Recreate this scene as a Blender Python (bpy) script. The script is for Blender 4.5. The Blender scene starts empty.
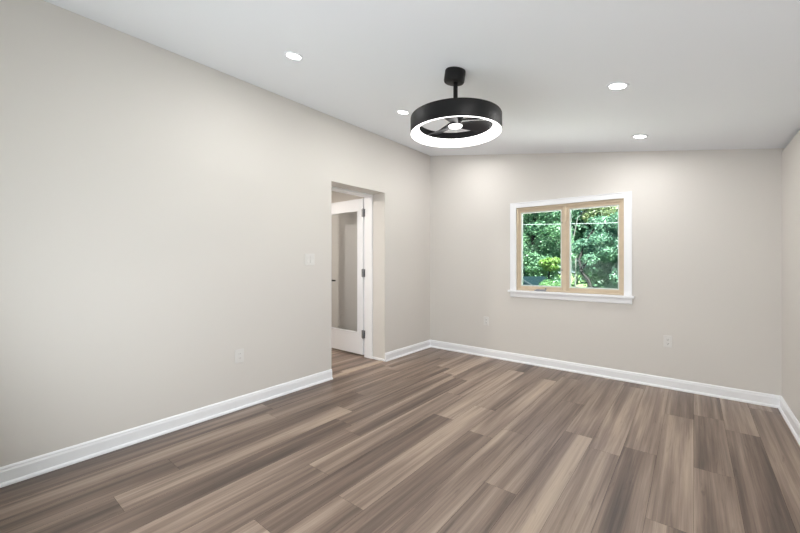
import bpy, bmesh, math, random
import numpy as np
from mathutils import Vector, Matrix, Euler
R = math.radians
C = bpy.context.scene.collection

# ------------------------------------------------------------------ camera, sky, sun, exposure
F_PX = 366.0
cam_d = bpy.data.cameras.new('camera'); cam = bpy.data.objects.new('camera', cam_d); C.objects.link(cam)
cam_d.sensor_width = 36.0; cam_d.lens = 36.0 * F_PX / 800.0
cam_d.shift_y = -5.0 / 800.0
cam_d.clip_start = 0.02; cam_d.clip_end = 300
cam.location = (0, 0, 1.25); cam.rotation_euler = (R(90), 0, R(38.68))
bpy.context.scene.camera = cam

world = bpy.data.worlds.new('sky'); bpy.context.scene.world = world; world.use_nodes = True
wn = world.node_tree.nodes; wl = world.node_tree.links; wn.clear()
sky = wn.new('ShaderNodeTexSky'); sky.sky_type = 'HOSEK_WILKIE'; sky.turbidity = 3.0; sky.ground_albedo = 0.3
sky.sun_direction = Vector((0.35, -0.40, 1.05)).normalized()
bg = wn.new('ShaderNodeBackground'); bg.inputs['Strength'].default_value = 6.5
wo = wn.new('ShaderNodeOutputWorld'); wl.new(sky.outputs[0], bg.inputs[0]); wl.new(bg.outputs[0], wo.inputs[0])

sd = bpy.data.lights.new('sun', 'SUN'); sd.energy = 33.0; sd.angle = R(1.5); sd.color = (1.0, 0.96, 0.9)
sun = bpy.data.objects.new('sun', sd); C.objects.link(sun)
sun.rotation_euler = Vector((0.35, -0.40, 1.05)).to_track_quat('Z', 'Y').to_euler(); sun.location = (5, -6, 12)

# added fill lamp behind the camera, brightens the ceiling and walls
fd = bpy.data.lights.new('fill_lamp', 'AREA'); fd.shape = 'RECTANGLE'; fd.size = 2.3; fd.size_y = 1.9; fd.energy = 62; fd.color = (.93, .97, 1.0)
fo = bpy.data.objects.new('fill_lamp', fd); C.objects.link(fo); fo.location = (-1.15, -.27, 1.08)
fo.rotation_euler = Vector((-.05, -1, -.40)).to_track_quat('Z', 'Y').to_euler()
DOWNLIGHT_W = 5.6       # each recessed lamp
LENS_E = 14.0
RING_E = 2.6
HALL_W = 22.0
vs = bpy.context.scene.view_settings
vs.view_transform = 'Standard'; vs.look = 'None'; vs.gamma = 1.0; vs.use_curve_mapping = False
vs.exposure = 0.10

# ------------------------------------------------------------------ room measures (metres)
XL, XR, YB, YF = -3.01, 0.59, 4.47, -0.32
def zc(x): return 2.311 - 0.1625 * x          # sloped ceiling
SLOPE = math.atan(0.1625)
DY0, DY1, DZ = 2.59, 3.455, 2.108             # doorway in the left wall
WX0, WX1, WZ0, WZ1 = -1.72, -0.565, 0.893, 1.915   # window opening
WT = 0.20
WTL = 0.335          # the doorway wall is thicker

# ------------------------------------------------------------------ helpers
def lin(c):
    return tuple(((v/255)/12.92 if v/255 <= .04045 else ((v/255+.055)/1.055)**2.4) for v in c)
def mat(name, rgb, rough=0.5, metal=0.0, bump=0.0, bscale=200.0, var=0.0, vscale=3.0, spec=0.5):
    m = bpy.data.materials.new(name); m.use_nodes = True
    nt = m.node_tree; b = nt.nodes['Principled BSDF']
    col = (*lin(rgb), 1)
    b.inputs['Base Color'].default_value = col
    b.inputs['Roughness'].default_value = rough; b.inputs['Metallic'].default_value = metal
    b.inputs['Specular IOR Level'].default_value = spec
    tc = nt.nodes.new('ShaderNodeTexCoord')
    if var:
        n = nt.nodes.new('ShaderNodeTexNoise'); n.inputs['Scale'].default_value = vscale; n.inputs['Detail'].default_value = 4
        nt.links.new(tc.outputs['Object'], n.inputs['Vector'])
        mx = nt.nodes.new('ShaderNodeMix'); mx.data_type = 'RGBA'
        mx.inputs[6].default_value = (*[v*(1-var) for v in col[:3]], 1); mx.inputs[7].default_value = (*[min(1, v*(1+var)) for v in col[:3]], 1)
        nt.links.new(n.outputs['Fac'], mx.inputs[0]); nt.links.new(mx.outputs[2], b.inputs['Base Color'])
    if bump:
        n2 = nt.nodes.new('ShaderNodeTexNoise'); n2.inputs['Scale'].default_value = bscale; n2.inputs['Detail'].default_value = 3
        nt.links.new(tc.outputs['Object'], n2.inputs['Vector'])
        bp = nt.nodes.new('ShaderNodeBump'); bp.inputs['Strength'].default_value = bump; bp.inputs['Distance'].default_value = 0.002
        nt.links.new(n2.outputs['Fac'], bp.inputs['Height']); nt.links.new(bp.outputs[0], b.inputs['Normal'])
    return m
def emat(name, rgb, strength):
    m = bpy.data.materials.new(name); m.use_nodes = True; b = m.node_tree.nodes['Principled BSDF']
    b.inputs['Base Color'].default_value = (.8, .8, .8, 1)
    b.inputs['Emission Color'].default_value = (*rgb, 1); b.inputs['Emission Strength'].default_value = strength
    return m

def bbox(bm, x0, x1, y0, y1, z0, z1):
    v = [bm.verts.new(p) for p in ((x0,y0,z0),(x1,y0,z0),(x1,y1,z0),(x0,y1,z0),(x0,y0,z1),(x1,y0,z1),(x1,y1,z1),(x0,y1,z1))]
    for f in ((3,2,1,0),(4,5,6,7),(0,1,5,4),(1,2,6,5),(2,3,7,6),(3,0,4,7)): bm.faces.new([v[i] for i in f])
    return bm
def prism(bm, pts, axis, a, b):
    """pts: 2-D outline; axis: the extrusion axis; for 'y' pts are (x,z), 'x' -> (y,z), 'z' -> (x,y)"""
    def P(p, t): return {'y': (p[0], t, p[1]), 'x': (t, p[0], p[1]), 'z': (p[0], p[1], t)}[axis]
    A = [bm.verts.new(P(p, a)) for p in pts]; B = [bm.verts.new(P(p, b)) for p in pts]; n = len(pts)
    bm.faces.new(A); bm.faces.new(B[::-1])
    for i in range(n): bm.faces.new((A[i], B[i], B[(i+1) % n], A[(i+1) % n]))
    return bm
def lathe(bm, prof, seg=48, closed=False, M=None):
    rings = []
    for r, z in prof:
        if r < 1e-6: rings.append([bm.verts.new((0,0,z))])
        else: rings.append([bm.verts.new((r*math.cos(2*math.pi*i/seg), r*math.sin(2*math.pi*i/seg), z)) for i in range(seg)])
    new = [v for g in rings for v in g]
    pairs = list(zip(rings, rings[1:])) + ([(rings[-1], rings[0])] if closed else [])
    for a, b in pairs:
        for i in range(seg):
            j = (i+1) % seg
            if len(a) == 1 and len(b) == 1: continue
            if len(a) == 1: bm.faces.new((a[0], b[j], b[i]))
            elif len(b) == 1: bm.faces.new((a[i], a[j], b[0]))
            else: bm.faces.new((a[i], a[j], b[j], b[i]))
    if M is not None:
        for v in new: v.co = M @ v.co
    return bm
def obj(name, bm, m, parent=None, smooth=False, bevel=0.0, bseg=2, loc=None):
    bmesh.ops.recalc_face_normals(bm, faces=bm.faces)
    me = bpy.data.meshes.new(name); bm.to_mesh(me); bm.free()
    for mm in (m if isinstance(m, (list, tuple)) else [m]): me.materials.append(mm)
    o = bpy.data.objects.new(name, me); C.objects.link(o)
    if parent: o.parent = parent
    if loc: o.location = loc
    if smooth:
        for p in me.polygons: p.use_smooth = True
        try: me.set_sharp_from_angle(angle=R(38))
        except Exception: pass
    if bevel:
        b = o.modifiers.new('bevel', 'BEVEL'); b.width = bevel; b.segments = bseg; b.limit_method = 'ANGLE'; b.angle_limit = R(40)
    return o
def struct(name, bm, m, parent=None, **k):
    o = obj(name, bm, m, parent, **k)
    if parent is None: o['kind'] = 'structure'
    return o
def tag(o, label, cat, group=None):
    o['label'] = label; o['category'] = cat
    if group: o['group'] = group
    return o
def empty(name, loc=(0,0,0), rot=(0,0,0)):
    o = bpy.data.objects.new(name, None); o.empty_display_size = .05; C.objects.link(o); o.location = loc; o.rotation_euler = rot
    return o
def thing(name, label, cat, loc=(0,0,0), rot=(0,0,0), group=None): return tag(empty(name, loc, rot), label, cat, group)
def copy_tree(o, parent=None):
    c = o.copy(); C.objects.link(c); c.parent = parent
    for ch in [x for x in bpy.data.objects if x.parent == o and x is not c]: copy_tree(ch, c)
    return c

# ------------------------------------------------------------------ materials
WALL  = mat('warm_greige_wall_paint', (223,219,214), 0.62, bump=.06, bscale=260, spec=.3)
CEIL  = mat('white_ceiling_paint', (240,243,248), 0.75, bump=.05, bscale=240, spec=.25)
TRIM  = mat('white_trim_paint', (249,250,253), 0.35, bump=.02, bscale=90)
DOORW = mat('white_door_paint', (243,245,250), 0.35)
PINE  = mat('unfinished_pine', (214,196,171), 0.55, bump=.05, bscale=60, var=.10, vscale=14)
BEAD  = mat('pale_vinyl_bead', (226,230,226), 0.4)
BLACK = mat('matte_black_metal', (17,17,18), 0.5, metal=0, spec=.3)
STEEL = mat('satin_nickel', (150,152,156), 0.35, metal=.85)
PLATE = mat('off_white_plastic', (228,226,223), 0.35)
SLOTM = mat('dark_slot', (70,66,62), 0.6)
DARK  = mat('dark_gap', (48,40,34), 0.8)

def glass_mat(name, tint, gloss=.008, rough=.0):
    m = bpy.data.materials.new(name); m.use_nodes = True; nt = m.node_tree; nt.nodes.clear()
    o = nt.nodes.new('ShaderNodeOutputMaterial'); t = nt.nodes.new('ShaderNodeBsdfTransparent'); g = nt.nodes.new('ShaderNodeBsdfGlossy')
    mx = nt.nodes.new('ShaderNodeMixShader'); lw = nt.nodes.new('ShaderNodeLayerWeight'); lw.inputs[0].default_value = .5
    pw = nt.nodes.new('ShaderNodeMath'); pw.operation = 'POWER'; pw.inputs[1].default_value = 4.0; nt.links.new(lw.outputs['Facing'], pw.inputs[0])
    fr = nt.nodes.new('ShaderNodeMath'); fr.operation = 'MULTIPLY_ADD'; fr.inputs[1].default_value = .8; fr.inputs[2].default_value = gloss; nt.links.new(pw.outputs[0], fr.inputs[0])
    t.inputs[0].default_value = (*tint, 1); g.inputs['Roughness'].default_value = rough
    nt.links.new(fr.outputs[0], mx.inputs[0]); nt.links.new(t.outputs[0], mx.inputs[1]); nt.links.new(g.outputs[0], mx.inputs[2]); nt.links.new(mx.outputs[0], o.inputs[0])
    return m
GLASS = glass_mat('window_glass', (.90, .97, .95))
DGLASS = glass_mat('door_glass', (.90, .91, .92), .03)

def plank_mat():
    m = bpy.data.materials.new('vinyl_plank_wood'); m.use_nodes = True; nt = m.node_tree; N = nt.nodes; L = nt.links
    b = N['Principled BSDF']
    def n(t, **k):
        x = N.new(t)
        for a, v in k.items(): setattr(x, a, v)
        return x
    tc = n('ShaderNodeTexCoord')
    at = n('ShaderNodeAttribute', attribute_name='tone'); pid = n('ShaderNodeAttribute', attribute_name='pid')
    off = n('ShaderNodeCombineXYZ')
    ml = n('ShaderNodeMath', operation='MULTIPLY'); ml.inputs[1].default_value = 37.0; L.new(pid.outputs['Fac'], ml.inputs[0])
    ml2 = n('ShaderNodeMath', operation='MULTIPLY'); ml2.inputs[1].default_value = 91.0; L.new(pid.outputs['Fac'], ml2.inputs[0])
    L.new(ml.outputs[0], off.inputs[0]); L.new(ml2.outputs[0], off.inputs[1]); L.new(ml.outputs[0], off.inputs[2])
    def mapped(sx, sy, warp=None):
        mp = n('ShaderNodeMapping'); mp.inputs['Scale'].default_value = (sx, sy, 1); L.new(tc.outputs['Object'], mp.inputs['Vector'])
        a = n('ShaderNodeVectorMath', operation='ADD'); L.new(mp.outputs[0], a.inputs[0]); L.new(off.outputs[0], a.inputs[1])
        return a.outputs[0]
    def noise(vec, scale, det, dist=0.0, rough=.55):
        x = n('ShaderNodeTexNoise'); x.inputs['Scale'].default_value = scale; x.inputs['Detail'].default_value = det
        x.inputs['Distortion'].default_value = dist; x.inputs['Roughness'].default_value = rough; L.new(vec, x.inputs['Vector']); return x.outputs['Fac']
    def mr(v, a, b_, c, d):
        x = n('ShaderNodeMapRange'); x.inputs[1].default_value = a; x.inputs[2].default_value = b_; x.inputs[3].default_value = c; x.inputs[4].default_value = d
        L.new(v, x.inputs[0]); return x.outputs[0]
    def add(a, c):
        x = n('ShaderNodeMath', operation='ADD'); L.new(a, x.inputs[0]); L.new(c, x.inputs[1]); return x.outputs[0]
    broad = mr(noise(mapped(10, .5), 1.0, 3, .5), .3, .7, -.25, .25)          # broad cathedral bands
    mid = mr(noise(mapped(42, .6), 1.0, 4, .25), .3, .7, -.125, .125)          # streaks
    fine = mr(noise(mapped(170, 2.4), 1.0, 6, .1, .72), .3, .7, -.12, .12)     # fine grain
    sap = mr(noise(mapped(6, .25), 1.0, 1, .2), .54, .62, 0, .22)            # pale sapwood strip
    dk = mr(noise(mapped(26, 2.2), 1.0, 5, 1.6), .62, .78, 0, -.24)          # dark mineral streaks / knots
    s = add(add(add(add(add(mr(at.outputs['Fac'], 0, 1, .04, .74), broad), mid), fine), sap), dk)
    cr = n('ShaderNodeValToRGB'); e = cr.color_ramp.elements
    e[0].position = 0.0; e[0].color = (*lin((70,55,46)), 1)
    e[1].position = 1.0; e[1].color = (*lin((190,170,150)), 1)
    for p, c in ((.25,(105,86,74)), (.5,(138,118,104)), (.75,(170,150,133))):
        x = cr.color_ramp.elements.new(p); x.color = (*lin(c), 1)
    L.new(s, cr.inputs[0]); L.new(cr.outputs[0], b.inputs['Base Color'])
    rn = mr(s, 0, 1, .42, .34); L.new(rn, b.inputs['Roughness'])
    b.inputs['Specular IOR Level'].default_value = .9
    bp = n('ShaderNodeBump'); bp.inputs['Strength'].default_value = .12; bp.inputs['Distance'].default_value = .0015
    L.new(add(fine, mid), bp.inputs['Height']); L.new(bp.outputs[0], b.inputs['Normal'])
    return m
PLANK = plank_mat()

# ------------------------------------------------------------------ floor (one sheet of planks, rooms and hall)
random.seed(7)
PW = 0.185
HXL = -4.75                    # far side of the hall
known = {   # column index (seam at -0.182 - 0.185*k is its right edge): ([joints], {first y above joint: tone})
    0: ([1.30, 2.874, 4.44], [.5, .33, .72, .45]),
    -1: ([0.57, 2.142, 3.71], [.5, .36, .60, .42]),
    -2: ([1.28, 2.853, 3.83], [.4, .52, .40, .38]),
    -3: ([0.50, 2.065, 3.635], [.4, .45, .22, .66]),
    -4: ([1.0, 4.3], [.5, .50, .46]),
    1: ([1.146, 2.716, 4.29], [.5, .5, .46, .40]),
    2: ([1.30, 2.87, 4.4], [.5, .64, .50, .42]),
    3: ([0.35, 1.92, 3.49], [.5, .50, .44, .54]),
    4: ([1.05, 2.62, 4.19], [.5, .48, .55, .36]),
    5: ([0.86, 2.43, 4.0], [.5, .44, .66, .50]),
    6: ([-.25, 1.32, 2.89], [.5, .4, .68, .50]),
    7: ([0.944, 2.52, 4.09], [.5, .30, .64, .16]),
    8: ([-.16, 1.41, 3.01], [.5, .38, .70, .58]),
    9: ([0.3, 1.87, 3.44], [.5, .46, .44, .60]),
    10: ([0.38, 1.95, 3.52], [.4, .30, .48, .62]),
    11: ([0.567, 2.135, 3.70], [.38, .70, .42, .60]),
    12: ([0.89, 2.457, 4.03], [.44, .30, .52, .46]),
    13: ([0.1, 1.67, 3.24], [.4, .50, .52, .58]),
    14: ([0.18, 1.75, 3.32], [.4, .42, .42, .50]),
}
bm = bmesh.new()
tl = bm.faces.layers.float.new('tone'); pl = bm.faces.layers.float.new('pid')
gap = .0005
def add_plank(x0, x1, y0, y1, tone):
    if x1 - x0 < .01 or y1 - y0 < .01: return
    v = [bm.verts.new(p) for p in ((x0+gap,y0+gap,0),(x1-gap,y0+gap,0),(x1-gap,y1-gap,0),(x0+gap,y1-gap,0))]
    f = bm.faces.new(v); f[tl] = tone; f[pl] = random.random(); f.material_index = 0
for k in range(-5, 24):
    x1 = -0.182 - PW * k; x0 = x1 - PW
    if x1 > XR + .3 + PW: continue
    if k in known: js, tn = known[k]
    else:
        j0 = random.uniform(-.9, .6); js = [j0 + 1.57*i for i in range(4)]; tn = [random.uniform(.3, .68) for _ in range(5)]
    ys = [YF-.2] + [j for j in js if YF-.2 < j < YB+.1] + [YB+.1]
    t = tn[-(len(ys)-1):] if len(tn) >= len(ys)-1 else tn + [.5]*9
    for a in range(len(ys)-1): add_plank(max(x0, HXL-.1), min(x1, XR+.1), ys[a], ys[a+1], t[a])
n0 = len(bm.faces)
bbox(bm, HXL-.1, XR+.1, YF-.2, YB+.1, -.12, -.0012)
bm.faces.ensure_lookup_table()
for f in bm.faces[n0:]: f.material_index = 1
me = bpy.data.meshes.new('floor'); bm.to_mesh(me); bm.free(); me.materials.append(PLANK); me.materials.append(DARK)
fl = bpy.data.objects.new('floor', me); C.objects.link(fl); fl['kind'] = 'structure'

# ------------------------------------------------------------------ walls and ceiling
bm = bmesh.new()
bbox(bm, XL-WTL, XL, YF, DY0, 0, 2.80); bbox(bm, XL-WTL, XL, DY1, YB, 0, 2.80); bbox(bm, XL-WTL, XL, DY0, DY1, DZ, 2.80)
struct('wall_left', bm, WALL)
bm = bmesh.new()
ya, yb = YB, YB + WT
prism(bm, [(XL-WTL,0),(WX0,0),(WX0,zc(WX0)),(XL,zc(XL)),(XL-WTL,zc(XL))], 'y', ya, yb)
prism(bm, [(WX1,0),(XR+WT,0),(XR+WT,zc(XR+WT)),(WX1,zc(WX1))], 'y', ya, yb)
prism(bm, [(WX0,0),(WX1,0),(WX1,WZ0),(WX0,WZ0)], 'y', ya, yb)
prism(bm, [(WX0,WZ1),(WX1,WZ1),(WX1,zc(WX1)),(WX0,zc(WX0))], 'y', ya, yb)
bmesh.ops.remove_doubles(bm, verts=bm.verts, dist=.0001)
struct('wall_back', bm, WALL)
bm = bmesh.new(); bbox(bm, XR, XR+WT, YF, YB, 0, zc(XR+WT)); struct('wall_right', bm, WALL)
bm = bmesh.new(); prism(bm, [(XL-WTL,0),(XR+WT,0),(XR+WT,zc(XR+WT)),(XL,zc(XL)),(XL-WTL,zc(XL))], 'y', YF-WT, YF); struct('wall_front', bm, WALL)
bm = bmesh.new()
prism(bm, [(XL-WTL,zc(XL-WTL)),(XL-WTL,zc(XL-WTL)+.2),(XR+WT,zc(XR+WT)+.2),(XR+WT,zc(XR+WT)),(XL,zc(XL))], 'y', YF-WT, YB+WT)
struct('ceiling', bm, CEIL)

# hall beyond the doorway
HY1 = 3.74; HY0 = 0.9; HX0 = HXL; HX1 = XL-WTL; HZ = 2.42
bm = bmesh.new(); bbox(bm, HX0-.1, HX1, HY1, HY1+.1, 0, HZ); struct('wall_hall_back', bm, WALL)
bm = bmesh.new(); bbox(bm, HX0-.1, HX0, HY0, HY1, 0, HZ); struct('wall_hall_left', bm, WALL)
bm = bmesh.new(); bbox(bm, HX0-.1, HX1, HY0-.1, HY0, 0, HZ); struct('wall_hall_front', bm, WALL)
bm = bmesh.new(); bbox(bm, HX0-.1, HX1, HY0-.1, HY1+.1, HZ, HZ+.1); struct('ceiling_hall', bm, CEIL)

# ------------------------------------------------------------------ baseboards (colonial profile with a shoe)
BP = [(0,0),(.026,0),(.026,.006),(.023,.014),(.016,.019),(.013,.020),(.013,.078),(.011,.084),(.009,.090),(.010,.094),(.006,.101),(.002,.105),(0,.105)]
def base_run(bm, a, b, nrm, cut_a=0, cut_b=0):
    """a,b floor points on the wall line; nrm into the room; cut = +1 mitre inward (corner), 0 square"""
    a = Vector(a); b = Vector(b); d = (b-a).normalized(); n = Vector(nrm)
    A = [bm.verts.new((*(a + n*p + d*(p*cut_a)), h)) for p, h in BP]
    B = [bm.verts.new((*(b + n*p - d*(p*cut_b)), h)) for p, h in BP]
    k = len(BP); bm.faces.new(A); bm.faces.new(B[::-1])
    for i in range(k): bm.faces.new((A[i], B[i], B[(i+1)%k], A[(i+1)%k]))
bm = bmesh.new()
base_run(bm, (XL,YF), (XL,DY0), (1,0), 1, 0); base_run(bm, (XL,DY1), (XL,YB), (1,0), 0, 1)
struct('baseboard_left', bm, TRIM)
bm = bmesh.new(); base_run(bm, (XL,YB), (XR,YB), (0,-1), 1, 1); struct('baseboard_back', bm, TRIM)
bm = bmesh.new(); base_run(bm, (XR,YF), (XR,YB), (-1,0), 1, 1); struct('baseboard_right', bm, TRIM)
bm = bmesh.new(); base_run(bm, (XL,YF), (-2.65,YF), (0,1), 1, 0); base_run(bm, (-.15,YF), (XR,YF), (0,1), 0, 1); struct('baseboard_front', bm, TRIM)
bm = bmesh.new(); base_run(bm, (HX0,HY1), (HX1,HY1), (0,-1), 1, 0); struct('baseboard_hall', bm, TRIM)

# low shoe strip along the side of the doorway
bm = bmesh.new(); bbox(bm, XL-.204, XL-.002, DY1-.012, DY1, 0, .03); struct('trim_1', bm, TRIM, bevel=.002)
# wooden threshold strip in the doorway
TH = mat('threshold_wood', (176,157,140), .45, var=.15, vscale=20)
bm = bmesh.new(); prism(bm, [(XL-.075,0),(XL-.070,.004),(XL-.055,.006),(XL-.025,.006),(XL-.008,.004),(XL-.002,0)], 'y', DY0+.001, DY1-.013)
struct('trim_2', bm, TH)
# door frame: two jambs, head, stops, set in the hall side of the opening
JX0, JX1 = XL-WTL-.006, XL-.205
bm = bmesh.new()
bbox(bm, JX0, JX1, DY1-.018, DY1, 0, DZ-.02); bbox(bm, JX0, JX1, DY0, DY0+.018, 0, DZ-.02); bbox(bm, JX0, JX1, DY0, DY1, DZ-.02, DZ)
struct('trim_3', bm, TRIM, bevel=.002)
# hall side casing
bm = bmesh.new()
bbox(bm, HX1-.016, HX1, DY1-.006, DY1+.06, 0, DZ+.05); bbox(bm, HX1-.016, HX1, DY0-.06, DY0+.006, 0, DZ+.05); bbox(bm, HX1-.016, HX1, DY0+.006, DY1-.006, DZ-.006, DZ+.05)
struct('trim_4', bm, TRIM, bevel=.003)

# ------------------------------------------------------------------ hall door, open square into the hall
door = empty('door_1', (-3.362, DY1-.026, 0), (0, 0, R(-1.0))); door['kind'] = 'structure'
# local: leaf runs toward -x, thickness in y (front face y = 0)
DW, DH, DT, DB = .80, 2.045, .035, .030
dz0, dz1 = .30, DH-.115
dx0, dx1 = -DW+.105, -.092
bm = bmesh.new()
for a, b_, c, d in ((-DW,dx0,DB,DB+DH), (dx1,-.004,DB,DB+DH), (dx0,dx1,DB,dz0), (dx0,dx1,dz1,DB+DH)): bbox(bm, a, b_, 0, DT, c, d)
bmesh.ops.remove_doubles(bm, verts=bm.verts, dist=.0001)
# coplanar neighbours: bevel only the glazing side with separate stops
obj('door_leaf', bm, DOORW, door)
bm = bmesh.new()
for yy in ((-.006,.012), (DT-.012,DT+.006)):
    for a, b_, c, d in ((dx0,dx0+.014,dz0,dz1), (dx1-.014,dx1,dz0,dz1), (dx0+.014,dx1-.014,dz0,dz0+.014), (dx0+.014,dx1-.014,dz1-.014,dz1)):
        bbox(bm, a, b_, yy[0], yy[1], c, d)
obj('glazing_bead', bm, DOORW, door, bevel=.002)
bm = bmesh.new(); bbox(bm, dx0+.002, dx1-.002, .014, .021, dz0+.002, dz1-.002)
gl = obj('door_glass', bm, DGLASS, door); gl['label'] = 'clear glass pane'
for hz in (.30, 1.10, 1.885):
    bm = bmesh.new()
    lathe(bm, [(0,0),(.0075,0),(.0085,.004),(.0085,.106),(.0075,.11),(0,.11)], 20, M=Matrix.Translation((.004,-.008,hz-.055)))
    bbox(bm, -.026, .002, -.003, .0, hz-.05, hz+.05)
    bbox(bm, .006, .030, -.003+.010, .010, hz-.05, hz+.05)
    h = obj('hinge', bm, STEEL, door, smooth=True); h['label'] = 'satin nickel hinge'
# black lever handle
bm = bmesh.new()
Mx = Matrix.Translation((-DW+.055, 0, .975)) @ Matrix.Rotation(R(90), 4, 'X')
lathe(bm, [(0,0),(.026,0),(.026,.006),(.010,.009),(.010,.045),(0,.045)], 28, M=Mx)
bbox(bm, -DW+.045, -DW+.155, -.052, -.040, .964, .986)
lathe(bm, [(0,0),(.026,0),(.026,.006),(.010,.009),(.010,.045),(0,.045)], 28, M=Matrix.Translation((-DW+.055, DT, .975)) @ Matrix.Rotation(R(-90), 4, 'X'))
bbox(bm, -DW+.045, -DW+.155, DT+.040, DT+.052, .964, .986)
h = obj('door_handle', bm, BLACK, door, smooth=True, bevel=.002); h['label'] = 'black lever handle'

# ------------------------------------------------------------------ window
win = empty('window_1', (0, 0, 0)); win['kind'] = 'structure'
def frame_bm(bm, x0, x1, z0, z1, w, y0, y1, wb=None, wt=None):
    wb = w if wb is None else wb; wt = w if wt is None else wt
    bbox(bm, x0, x0+w, y0, y1, z0, z1); bbox(bm, x1-w, x1, y0, y1, z0, z1)
    bbox(bm, x0+w, x1-w, y0, y1, z0, z0+wb); bbox(bm, x0+w, x1-w, y0, y1, z1-wt, z1)
    return bm
# casing (picture-framed on three sides) sits on the wall
cw = .072
bm = bmesh.new()
bbox(bm, WX0-cw, WX0, YB-.018, YB, WZ0, WZ1+.062); bbox(bm, WX1, WX1+cw, YB-.018, YB, WZ0, WZ1+.062)
bbox(bm, WX0, WX1, YB-.018, YB, WZ1, WZ1+.062)
bbox(bm, WX0-cw, WX0-cw+.012, YB-.024, YB-.018, WZ0, WZ1+.062); bbox(bm, WX1+cw-.012, WX1+cw, YB-.024, YB-.018, WZ0, WZ1+.062)
bbox(bm, WX0-cw+.012, WX1+cw-.012, YB-.024, YB-.018, WZ1+.05, WZ1+.062)
obj('casing', bm, TRIM, win, bevel=.002)
bm = bmesh.new(); bbox(bm, WX0-cw-.022, WX1+cw+.022, YB-.050, YB, WZ0-.024, WZ0); bbox(bm, WX0, WX1, YB, YB+.05, WZ0-.024, WZ0)
obj('window_stool', bm, TRIM, win, bevel=.004)
bm = bmesh.new(); prism(bm, [(YB,WZ0-.024),(YB,WZ0-.088),(YB-.010,WZ0-.088),(YB-.016,WZ0-.080),(YB-.016,WZ0-.024)], 'x', WX0-cw, WX1+cw)
obj('window_apron', bm, TRIM, win)
# pine frame with centre mullion
MX0, MX1 = -1.182, -1.120
Y0 = YB + .006
bm = bmesh.new()
frame_bm(bm, WX0, WX1, WZ0, WZ1, .026, Y0, YB+.13, wb=.022, wt=.026)
bbox(bm, MX0+.012, MX1-.012, Y0+.004, YB+.13, WZ0+.022, WZ1-.026)
obj('window_frame', bm, PINE, win, bevel=.002)
def sash(x0, x1):
    z0, z1 = WZ0+.022, WZ1-.026
    bm = bmesh.new(); frame_bm(bm, x0, x1, z0, z1, .022, YB+.022, YB+.080, wb=.032, wt=.032)
    s = obj('sash', bm, PINE, win, bevel=.002)
    bm = bmesh.new(); frame_bm(bm, x0+.022, x1-.022, z0+.032, z1-.032, .012, YB+.030, YB+.070)
    obj('glazing_bead', bm, BEAD, s, bevel=.001)
    bm = bmesh.new(); bbox(bm, x0+.024, x1-.024, YB+.050, YB+.056, z0+.034, z1-.034)
    g = obj('pane', bm, GLASS, s); g['label'] = 'clear glass pane'
    return s
sash(WX0+.026, MX0+.012); sash(MX1-.012, WX1-.026)
# folding crank handle on the left unit and sash locks on the mullion
bm = bmesh.new()
bbox(bm, -1.50, -1.36, YB+.000, YB+.028, WZ0, WZ0+.014)
bbox(bm, -1.48, -1.36, YB-.006, YB+.008, WZ0+.014, WZ0+.024)
lathe(bm, [(0,0),(.009,0),(.009,.016),(.006,.02),(0,.02)], 20, M=Matrix.Translation((-1.365, YB+.001, WZ0+.024)))
h = obj('crank_handle', bm, STEEL, win, bevel=.003); h['label'] = 'folded grey crank handle'
for z in (1.70, 1.15):
    bm = bmesh.new(); bbox(bm, MX0-.006, MX0+.006, Y0-.004+.024, Y0+.030, z-.022, z+.022); bbox(bm, MX0-.010, MX0-.002, Y0+.008, Y0+.024, z-.008, z+.008)
    h = obj('sash_lock', bm, SLOTM, win, bevel=.002); h['label'] = 'small dark sash lock'

# unseen glazed door, added behind the camera to go with the fill lamp
gd = empty('added_door', (-1.4, YF, 0)); gd['kind'] = 'structure'
bm = bmesh.new(); frame_bm(bm, -1.25, 1.25, 0, 2.12, .07, .0, .03); bbox(bm, -.03, .03, .0, .03, .07, 2.05); obj('door_frame', bm, TRIM, gd)
bm = bmesh.new(); bbox(bm, -1.18, -.03, .005, .011, .07, 2.05); obj('pane', bm, GLASS, gd)
bm = bmesh.new(); bbox(bm, .03, 1.18, .005, .011, .07, 2.05); obj('pane', bm, GLASS, gd)

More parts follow.
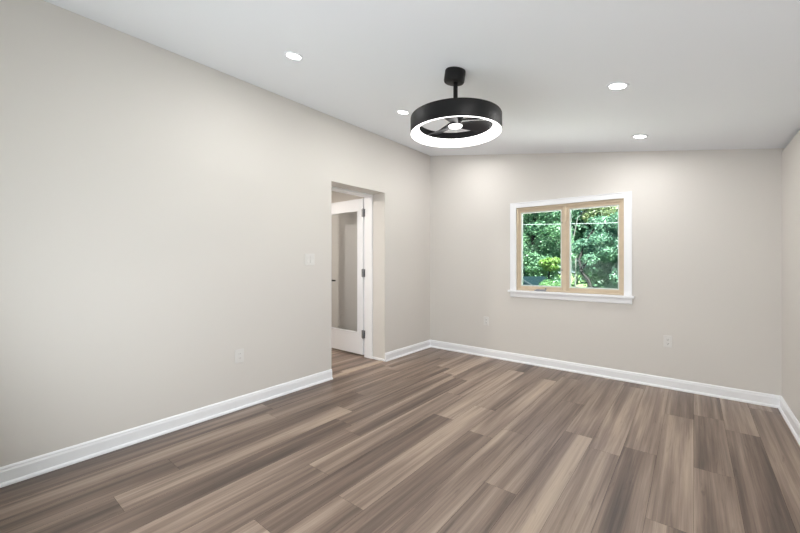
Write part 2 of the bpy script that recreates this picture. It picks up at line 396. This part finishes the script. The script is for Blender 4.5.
# ------------------------------------------------------------------ wall plates
def plate(label, loc, rotz, w, kind, name='wall_outlet', cat='outlet', group=None):
    t = thing(name, label, cat, loc, (0,0,rotz), group)       # local: plate in xz, facing -y
    bm = bmesh.new(); bbox(bm, -w/2, w/2, -.006, 0, -.058, .058); obj('cover_plate', bm, PLATE, t, bevel=.003, bseg=3)
    if kind == 'switch':
        for sx in (-.023, .023):
            bm = bmesh.new(); prism(bm, [(-.006,-.033),(-.013,-.033),(-.008,0),(-.010,.033),(-.006,.033)], 'x', sx-.0165, sx+.0165)
            obj('rocker', bm, PLATE, t, bevel=.001)
    elif kind == 'duplex':
        for sz in (-.0195, .0195):
            bm = bmesh.new(); prism(bm, [(-.017,sz-.008),(-.010,sz-.0145),(.010,sz-.0145),(.017,sz-.008),(.017,sz+.008),(.010,sz+.0145),(-.010,sz+.0145),(-.017,sz+.008)], 'y', -.0085, -.006)
            rc = obj('socket', bm, PLATE, t)
            for a, b, c, d in ((-.0075,-.0055,-.003,.006), (.0050,.0075,-.003,.006), (-.0025,.0025,-.011,-.0065)):
                bm = bmesh.new(); bbox(bm, a, b, -.0088, -.0080, sz+c, sz+d); obj('slot', bm, SLOTM, rc)
    elif kind == 'decora':
        bm = bmesh.new(); bbox(bm, -.0165, .0165, -.0095, -.006, -.033, .033); rc = obj('socket', bm, PLATE, t, bevel=.001)
        for sz in (-.018, .018):
            for a in (-.0072, .0058):
                bm = bmesh.new(); bbox(bm, a, a+.0014, -.0098, -.0090, sz-.003, sz+.006); obj('slot', bm, SLOTM, rc)
    return t
plate('off-white double light switch on the left wall beside the doorway', (XL, 2.305, 1.27), R(90), .118, 'switch', 'light_switch', 'switch')
plate('off-white power outlet low on the left wall below the light switch', (XL, 1.574, .4475), R(90), .078, 'decora')
plate('faint off-white power outlet on the back wall left of the window', (-2.123, YB, .467), 0, .072, 'duplex')
plate('white duplex power outlet on the back wall below and right of the window', (-.194, YB, .461), 0, .068, 'duplex')

# ------------------------------------------------------------------ recessed ceiling lights
LENS = emat('downlight_lens', (1.0, .985, .96), LENS_E)
def down_light(x, y, label):
    t = thing('recessed_ceiling_light', label, 'ceiling light', (x, y, zc(x)), (0, SLOPE, 0), 'recessed ceiling lights')
    bm = bmesh.new(); lathe(bm, [(.047,-.0008),(.047,-.006),(.052,-.0085),(.060,-.007),(.064,-.001),(.064,0),(.047,0)], 48, closed=False)
    obj('trim_ring', bm, CEIL, t, smooth=True)
    bm = bmesh.new(); lathe(bm, [(0,-.006),(.030,-.0056),(.047,-.004),(.047,-.001),(0,-.001)], 48)
    l = obj('lens', bm, LENS, t, smooth=True); l['label'] = 'glowing white lens'
    ld = bpy.data.lights.new('lamp', 'AREA'); ld.shape = 'DISK'; ld.size = .085; ld.energy = DOWNLIGHT_W; ld.color = (1.0, .985, .965)
    lo = bpy.data.objects.new('lamp', ld); C.objects.link(lo); lo.parent = t; lo.location = (0,0,-.010)
    return t
down_light(-2.13, 1.50, 'glowing recessed ceiling light nearest the camera, upper left, above the left wall')
down_light(-2.128, 2.705, 'glowing recessed ceiling light just left of the round ceiling fan')
down_light(-.375, 2.69, 'glowing recessed ceiling light right of the fan, nearer and larger of the two there')
down_light(-.37, 3.895, 'small glowing recessed ceiling light above the window, nearest the back wall')
down_light(-2.13, 3.90, 'recessed ceiling light hidden behind the glowing rim of the fan')
for y in (1.49,):
    down_light(-.37, y, 'recessed ceiling light over the near right side of the room')

# ------------------------------------------------------------------ hall ceiling lamp
t = thing('flush_ceiling_lamp', 'flush round ceiling lamp in the hall beyond the doorway', 'ceiling lamp', (-4.05, 2.35, HZ))
bm = bmesh.new(); lathe(bm, [(0,0),(.15,0),(.15,-.02),(.14,-.022),(.14,-.004),(0,-.004)], 40); obj('lamp_base', bm, TRIM, t, smooth=True)
bm = bmesh.new(); lathe(bm, [(0,-.06),(.06,-.056),(.11,-.044),(.135,-.022),(.138,-.005),(0,-.005)], 40); obj('lamp_shade', bm, emat('hall_lamp_glow', (1,.9,.76), 6), t, smooth=True)
ld = bpy.data.lights.new('lamp', 'AREA'); ld.shape = 'DISK'; ld.size = .12; ld.energy = HALL_W; ld.color = (1.0, .93, .84)
lo = bpy.data.objects.new('lamp', ld); C.objects.link(lo); lo.parent = t; lo.location = (0,0,-.07)

# ------------------------------------------------------------------ round bladeless-looking fan with a ring light
FX, FY, ZB = -1.227, 2.12, 2.095
fan = thing('ceiling_fan', 'round black drum ceiling fan with a glowing white ring light, hanging from the sloped ceiling', 'ceiling fan', (FX, FY, ZB), (0,0,R(38.68)))
RR = .2965
SM = Matrix.Rotation(-R(38.68), 4, 'Z')
bm = bmesh.new()
zt = zc(FX) - ZB
TM = Matrix.Translation((0,0,zt)) @ SM @ Matrix.Rotation(SLOPE, 4, 'Y')
lathe(bm, [(0,0),(.067,0),(.068,-.004),(.068,-.066),(.064,-.074),(.052,-.078),(.02,-.078),(0,-.078)], 48, M=TM)
obj('canopy', bm, BLACK, fan, smooth=True)
bm = bmesh.new(); lathe(bm, [(0,.09),(.0145,.09),(.0145,zt-.07),(.020,zt-.066),(.020,zt-.05),(0,zt-.05)], 28); obj('downrod', bm, BLACK, fan, smooth=True)
bm = bmesh.new(); lathe(bm, [(RR,.002),(RR+.001,.006),(RR+.001,.104),(RR-.001,.108),(RR-.007,.108),(RR-.008,.100),(RR-.050,.094),(RR-.054,.090),(RR-.054,.046),(RR-.048,.044),(RR-.016,.006)], 128, closed=True)
obj('drum_housing', bm, BLACK, fan, smooth=True)
bm = bmesh.new(); lathe(bm, [(RR-.001,.0015),(RR-.004,-.0005),(RR-.009,.001),(RR-.032,.009),(RR-.048,.026),(RR-.056,.042),(RR-.056,.046),(RR-.050,.050),(RR-.018,.004),(RR-.002,.004)], 128, closed=True)
d = obj('ring_diffuser', bm, emat('ring_light_glow', (1.0, .985, .965), RING_E), fan, smooth=True); d['label'] = 'glowing white ring light'
bm = bmesh.new(); lathe(bm, [(0,.052),(.036,.052),(.040,.056),(.034,.080),(.050,.092),(.052,.118),(.040,.128),(0,.128)], 48)
obj('motor_hub', bm, BLACK, fan, smooth=True)
bm = bmesh.new(); lathe(bm, [(0,.038),(.030,.040),(.043,.045),(.046,.052),(0,.052)], 48)
d = obj('hub_light', bm, emat('hub_light_glow', (1.0,.985,.965), 2.0), fan, smooth=True); d['label'] = 'glowing round centre light'
def blade_bm(ang):
    bm = bmesh.new(); rows = []
    n = 12
    for i in range(n+1):
        u = i/n; r = .036 + (.232-.036)*u
        c = .028 + .022*math.sin(math.pi*min(1, u*.75)) + .010*u
        if u > .92: c *= .86
        p = R(19 - 5*u)
        row = []
        for j in range(7):
            w = -1 + j/3.0
            camber = .006*(1-w*w)
            row.append((r, w*c*math.cos(p) + 0,   .060 - w*c*math.sin(p) + camber))
        rows.append(row)
    top = [[bm.verts.new(p) for p in row] for row in rows]
    bot = [[bm.verts.new((p[0], p[1], p[2]-.003)) for p in row] for row in rows]
    for i in range(n):
        for j in range(6):
            bm.faces.new((top[i][j], top[i+1][j], top[i+1][j+1], top[i][j+1])); bm.faces.new((bot[i][j], bot[i][j+1], bot[i+1][j+1], bot[i+1][j]))
        for j in (0, 6): bm.faces.new((top[i][j], bot[i][j], bot[i+1][j], top[i+1][j]))
    for i in (0, n):
        for j in range(6): bm.faces.new((top[i][j], top[i][j+1], bot[i][j+1], bot[i][j]))
    bm.transform(Matrix.Rotation(R(ang), 4, 'Z'))
    return bm
BLADE = mat('dark_blade_plastic', (38,39,43), .3)
for a in (6, 126, 246): obj('fan_blade', blade_bm(a), BLADE, fan, smooth=True)
for a in (112, 232, 352):
    bm = bmesh.new(); bbox(bm, .030, RR-.049, -.005, .005, .088, .098); bm.transform(Matrix.Rotation(R(a), 4, 'Z')); obj('support_arm', bm, BLACK, fan)

# ------------------------------------------------------------------ outside: garden behind the house
def leaf_mat(name, dark, light):
    m = bpy.data.materials.new(name); m.use_nodes = True; nt = m.node_tree; b = nt.nodes['Principled BSDF']
    at = nt.nodes.new('ShaderNodeAttribute'); at.attribute_name = 'lv'
    cr = nt.nodes.new('ShaderNodeValToRGB'); cr.color_ramp.elements[0].color = (*lin(dark), 1); cr.color_ramp.elements[1].color = (*lin(light), 1)
    nt.links.new(at.outputs['Fac'], cr.inputs[0]); nt.links.new(cr.outputs[0], b.inputs['Base Color'])
    b.inputs['Roughness'].default_value = .45; b.inputs['Subsurface Weight'].default_value = 0
    tr = nt.nodes.new('ShaderNodeBsdfTranslucent'); nt.links.new(cr.outputs[0], tr.inputs[0])
    mx = nt.nodes.new('ShaderNodeMixShader'); mx.inputs[0].default_value = .3
    nt.links.new(b.outputs[0], mx.inputs[1]); nt.links.new(tr.outputs[0], mx.inputs[2])
    nt.links.new(mx.outputs[0], nt.nodes['Material Output'].inputs[0])
    return m
BARK = mat('bark', (30,27,25), .9, bump=.6, bscale=30, var=.3, vscale=12)
PBARK = mat('pale_bark', (120,120,118), .8, bump=.4, bscale=30, var=.2, vscale=12)
rng = np.random.default_rng(11)
def foliage(name, blobs, n, size, m, parent):
    """leaves scattered through a set of ellipsoid clumps (centre, radii), mostly near their skins"""
    w = np.array([b[1][0]*b[1][2] for b in blobs]); w = w/w.sum()
    idx = rng.choice(len(blobs), n, p=w)
    cen = np.array([b[0] for b in blobs])[idx]; rad = np.array([b[1] for b in blobs])[idx]
    d = rng.normal(size=(n,3)); d /= np.linalg.norm(d, axis=1)[:,None]
    r = rng.uniform(.55, 1.05, n)[:,None]
    P = cen + d*rad*r
    nrm = d + rng.normal(size=(n,3))*.8 + np.array([0,0,.5]); nrm /= np.linalg.norm(nrm, axis=1)[:,None]
    a = np.cross(nrm, rng.normal(size=(n,3))); a /= np.linalg.norm(a, axis=1)[:,None]; b = np.cross(nrm, a)
    s = (size*rng.uniform(.6, 1.4, n))[:,None]
    V = np.stack([P - a*s, P + b*s*.42 - a*s*.1, P + a*s + nrm*s*-.15, P - b*s*.42 - a*s*.1], 1).reshape(-1,3)
    me = bpy.data.meshes.new(name)
    me.vertices.add(4*n); me.vertices.foreach_set('co', V.astype(np.float32).ravel())
    me.loops.add(4*n); me.loops.foreach_set('vertex_index', np.arange(4*n, dtype=np.int32))
    me.polygons.add(n); me.polygons.foreach_set('loop_start', np.arange(0,4*n,4,dtype=np.int32))
    try: me.polygons.foreach_set('loop_total', np.full(n,4,dtype=np.int32))
    except Exception: pass
    at = me.attributes.new('lv', 'FLOAT', 'FACE'); clump = rng.uniform(0,1,len(blobs))[idx]
    at.data.foreach_set('value', np.clip(.35*clump + .65*rng.uniform(0,1,n)**1.3, 0, 1).astype(np.float32))
    me.update(calc_edges=True); me.validate(); me.materials.append(m)
    o = bpy.data.objects.new(name, me); C.objects.link(o); o.parent = parent
    return o
def limb(bm, pts, r0, r1, seg=10):
    pts = [Vector(p) for p in pts]; prev = None; n = len(pts)
    for i, p in enumerate(pts):
        t = (pts[min(i+1,n-1)] - pts[max(i-1,0)]).normalized(); a = t.cross(Vector((.3,1,.1))).normalized(); b = t.cross(a)
        r = r0 + (r1-r0)*i/(n-1)
        ring = [bm.verts.new(p + (a*math.cos(2*math.pi*k/seg) + b*math.sin(2*math.pi*k/seg))*r) for k in range(seg)]
        if prev:
            for k in range(seg): bm.faces.new((prev[k], prev[(k+1)%seg], ring[(k+1)%seg], ring[k]))
        else: bm.faces.new(ring)
        prev = ring
    bm.faces.new(prev)
def crown(cx, cy, cz, rx, ry, rz, k, s):
    out = []
    for _ in range(k):
        d = Vector((rng.normal(), rng.normal(), rng.normal())).normalized(); q = rng.uniform(.45, 1.0)
        out.append(((cx + d.x*rx*q, cy + d.y*ry*q, max(.1+s*.3, cz + d.z*rz*q)), (s*rng.uniform(.7,1.3), s*rng.uniform(.7,1.3), s*rng.uniform(.5,.9))))
    return out
GZ = -.6
GRASS = mat('lawn_green', (96,124,66), .9, bump=.6, bscale=30, var=.3, vscale=8)
bm = bmesh.new(); bbox(bm, -40, 25, YB+WT, 60, GZ-.3, GZ); gr = struct('ground', bm, GRASS)
bm = bmesh.new(); bbox(bm, -6, 4, YB+WT, 8.2, GZ, GZ+.04); struct('bounce_slab', bm, mat('bounce_slab_pale', (228,218,214), .85, var=.06, vscale=5))  # unseen pale slab, added to bounce sun through the window onto the ceiling
def tree(label, x, y, h, blobs, n, size, m, bark, trunk_pts, r0, name='leafy_tree', cat='tree', group=None):
    t = thing(name, label, cat, (x, y, GZ), group=group)
    bl = [((b[0][0]-x, b[0][1]-y, b[0][2]-GZ), b[1]) for b in blobs]
    foliage('foliage', bl, n, size, m, t)
    bm = bmesh.new()
    for pts, a, c in trunk_pts: limb(bm, [(p[0]-x, p[1]-y, p[2]-GZ) for p in pts], a, c)
    obj('trunk', bm, bark, t, smooth=True)
    return t
A1 = leaf_mat('leaf_blue_green', (34,78,64), (134,172,142))
tree('broad blue-green tree filling the right window pane, with a curved dark trunk', -2.1, 11.1, 6,
     crown(-1.72, 11.6, 1.45, .95, .6, 1.05, 80, .26) + crown(-.9, 11.6, 1.9, .9, .6, 1.5, 30, .35), 60000, .036, A1, BARK,
     [([(-2.17,11.0,GZ-.05),(-2.17,11.0,.5),(-2.22,11.0,.72),(-2.40,11.05,.96),(-2.50,11.15,1.3),(-2.40,11.5,1.8),(-2.2,11.6,2.2)], .062, .02),
      ([(-2.42,11.0,.98),(-2.2,11.2,1.4),(-1.8,11.6,1.8)], .035, .02)], .1)
A2 = leaf_mat('leaf_mid_green', (34,80,58), (142,182,140))
tree('mid-green leafy tree filling the upper left window pane', -4.5, 13.6, 6,
     crown(-4.6, 13.6, 2.3, 1.25, .6, 2.2, 110, .36), 60000, .04, A2, BARK,
     [([(-4.6,13.6,GZ-.05),(-4.55,13.6,1),(-4.6,13.6,2.4),(-4.4,13.6,4)], .11, .05)], .14)
A3 = leaf_mat('leaf_yellow_green', (70,110,48), (150,180,90))
tree('bright yellow-green rounded bush low in the left window pane', -3.35, 11.2, 2,
     crown(-3.25, 11.2, 1.25, .17, .2, .20, 12, .15), 8000, .032, A3, BARK, [([(-3.35,11.2,GZ-.05),(-3.35,11.2,.5),(-3.3,11.2,1.2)], .04, .02)], .05, 'bush', 'bush')
A4 = leaf_mat('leaf_low_green', (36,80,44), (130,168,112))
tree('low light-green bush in front of the dark parked car, nearest the window', -2.12, 7.45, 1,
     crown(-2.10, 7.45, .62, .20, .16, .30, 14, .14), 9000, .026, A4, BARK, [([(-2.1,7.45,GZ-.05),(-2.1,7.45,.1),(-2.1,7.45,.6)], .03, .015)], .04, 'bush', 'bush')
A5 = leaf_mat('leaf_golden', (58,86,56), (150,160,110))
tree('tree with golden-tipped foliage high in the right window pane, behind the blue-green tree', -2.6, 15.2, 6,
     crown(-2.65, 15.2, 3.05, .62, .5, .55, 40, .28), 18000, .036, A5, PBARK,
     [([(-3.68,15.0,GZ-.05),(-3.65,15.0,1.2),(-3.58,15.0,2.0),(-3.4,15.0,2.9),(-2.9,15.1,3.4)], .032, .018), ([(-3.5,15.0,GZ-.05),(-3.47,15.0,1.4),(-2.8,15.1,2.5)], .03, .02)], .1)
A6 = leaf_mat('leaf_dark_backdrop', (28,64,52), (104,142,112))
tree('tall dark green tree far back, seen between the nearer trees', -5.9, 17.0, 8, crown(-6.9, 17.0, 3.4, 2.6, .8, 4.0, 120, .8), 60000, .07, A6, BARK, [([(-5.9,17,GZ-.05),(-5.9,17,3),(-5.9,17,6)], .2, .1)], .2)
tree('wide dark green tree far back behind the blue-green tree', -1.6, 16.4, 8,
     crown(-.9, 16.4, 3.2, 1.9, .8, 3.8, 120, .7), 60000, .06, A6, BARK, [([(-1.6,16.4,GZ-.05),(-1.5,16.4,3),(-1.6,16.4,6)], .2, .1)], .2)
tree('large dark green tree farthest back, behind all the others', -4.0, 21.0, 8,
     crown(-4.0, 21.0, 4.6, 6.5, 1.0, 5.2, 170, 1.2), 60000, .12, A6, BARK, [([(-4,21,GZ-.05),(-4.1,21,3),(-4,21,6)], .3, .1)], .2)

# overhead cable outside
cable = bmesh.new()
limb(cable, [(-7.0,7.2,2.32),(-5.4,7.2,2.16),(-4.2,7.2,2.06),(-3.0,7.2,2.0),(-2.32,7.2,1.966),(-1.27,7.2,1.918),(.4,7.2,1.90),(2,7.2,1.93)], .005, .005, 8)
tag(obj('overhead_cable', cable, mat('pale_cable', (150,156,156), .6)), 'thin pale overhead cable crossing both window panes outside', 'cable')

# dark teal car seen low in the left pane
CARP = mat('dark_teal_car_paint', (13,30,35), .6, spec=.15); CARG = mat('dark_car_glass', (20,28,32), .5, spec=.15); TYRE = mat('tyre_rubber', (24,24,24), .8)
car = thing('parked_car', 'dark teal parked car seen low in the left window pane', 'car', (-3.98, 9.6, GZ))
prof = [(-2.1,.30),(-2.15,.62),(-2.0,.86),(-1.2,.97),(-.62,1.40),(.75,1.44),(1.45,1.05),(2.05,.98),(2.15,.62),(2.1,.30)]
bm = bmesh.new(); prism(bm, prof, 'y', -.85, .85)
obj('car_body', bm, CARP, car, bevel=.05, bseg=3)
bm = bmesh.new(); prism(bm, [(-1.02,1.00),(-.56,1.34),(.04,1.37),(.04,1.0)], 'y', -.856, .856); prism(bm, [(.12,1.0),(.12,1.37),(.70,1.37),(1.22,1.04)], 'y', -.856, .856)
obj('car_window', bm, CARG, car)
for x in (-1.35, 1.35):
    for y in (-.88, .68):
        bm = bmesh.new(); lathe(bm, [(0,0),(.2,0),(.22,.02),(.31,.02),(.32,.05),(.32,.16),(.31,.2),(0,.2)], 28, M=Matrix.Translation((x,y,.32)) @ Matrix.Rotation(R(-90), 4, 'X'))
        obj('wheel', bm, TYRE, car, smooth=True)
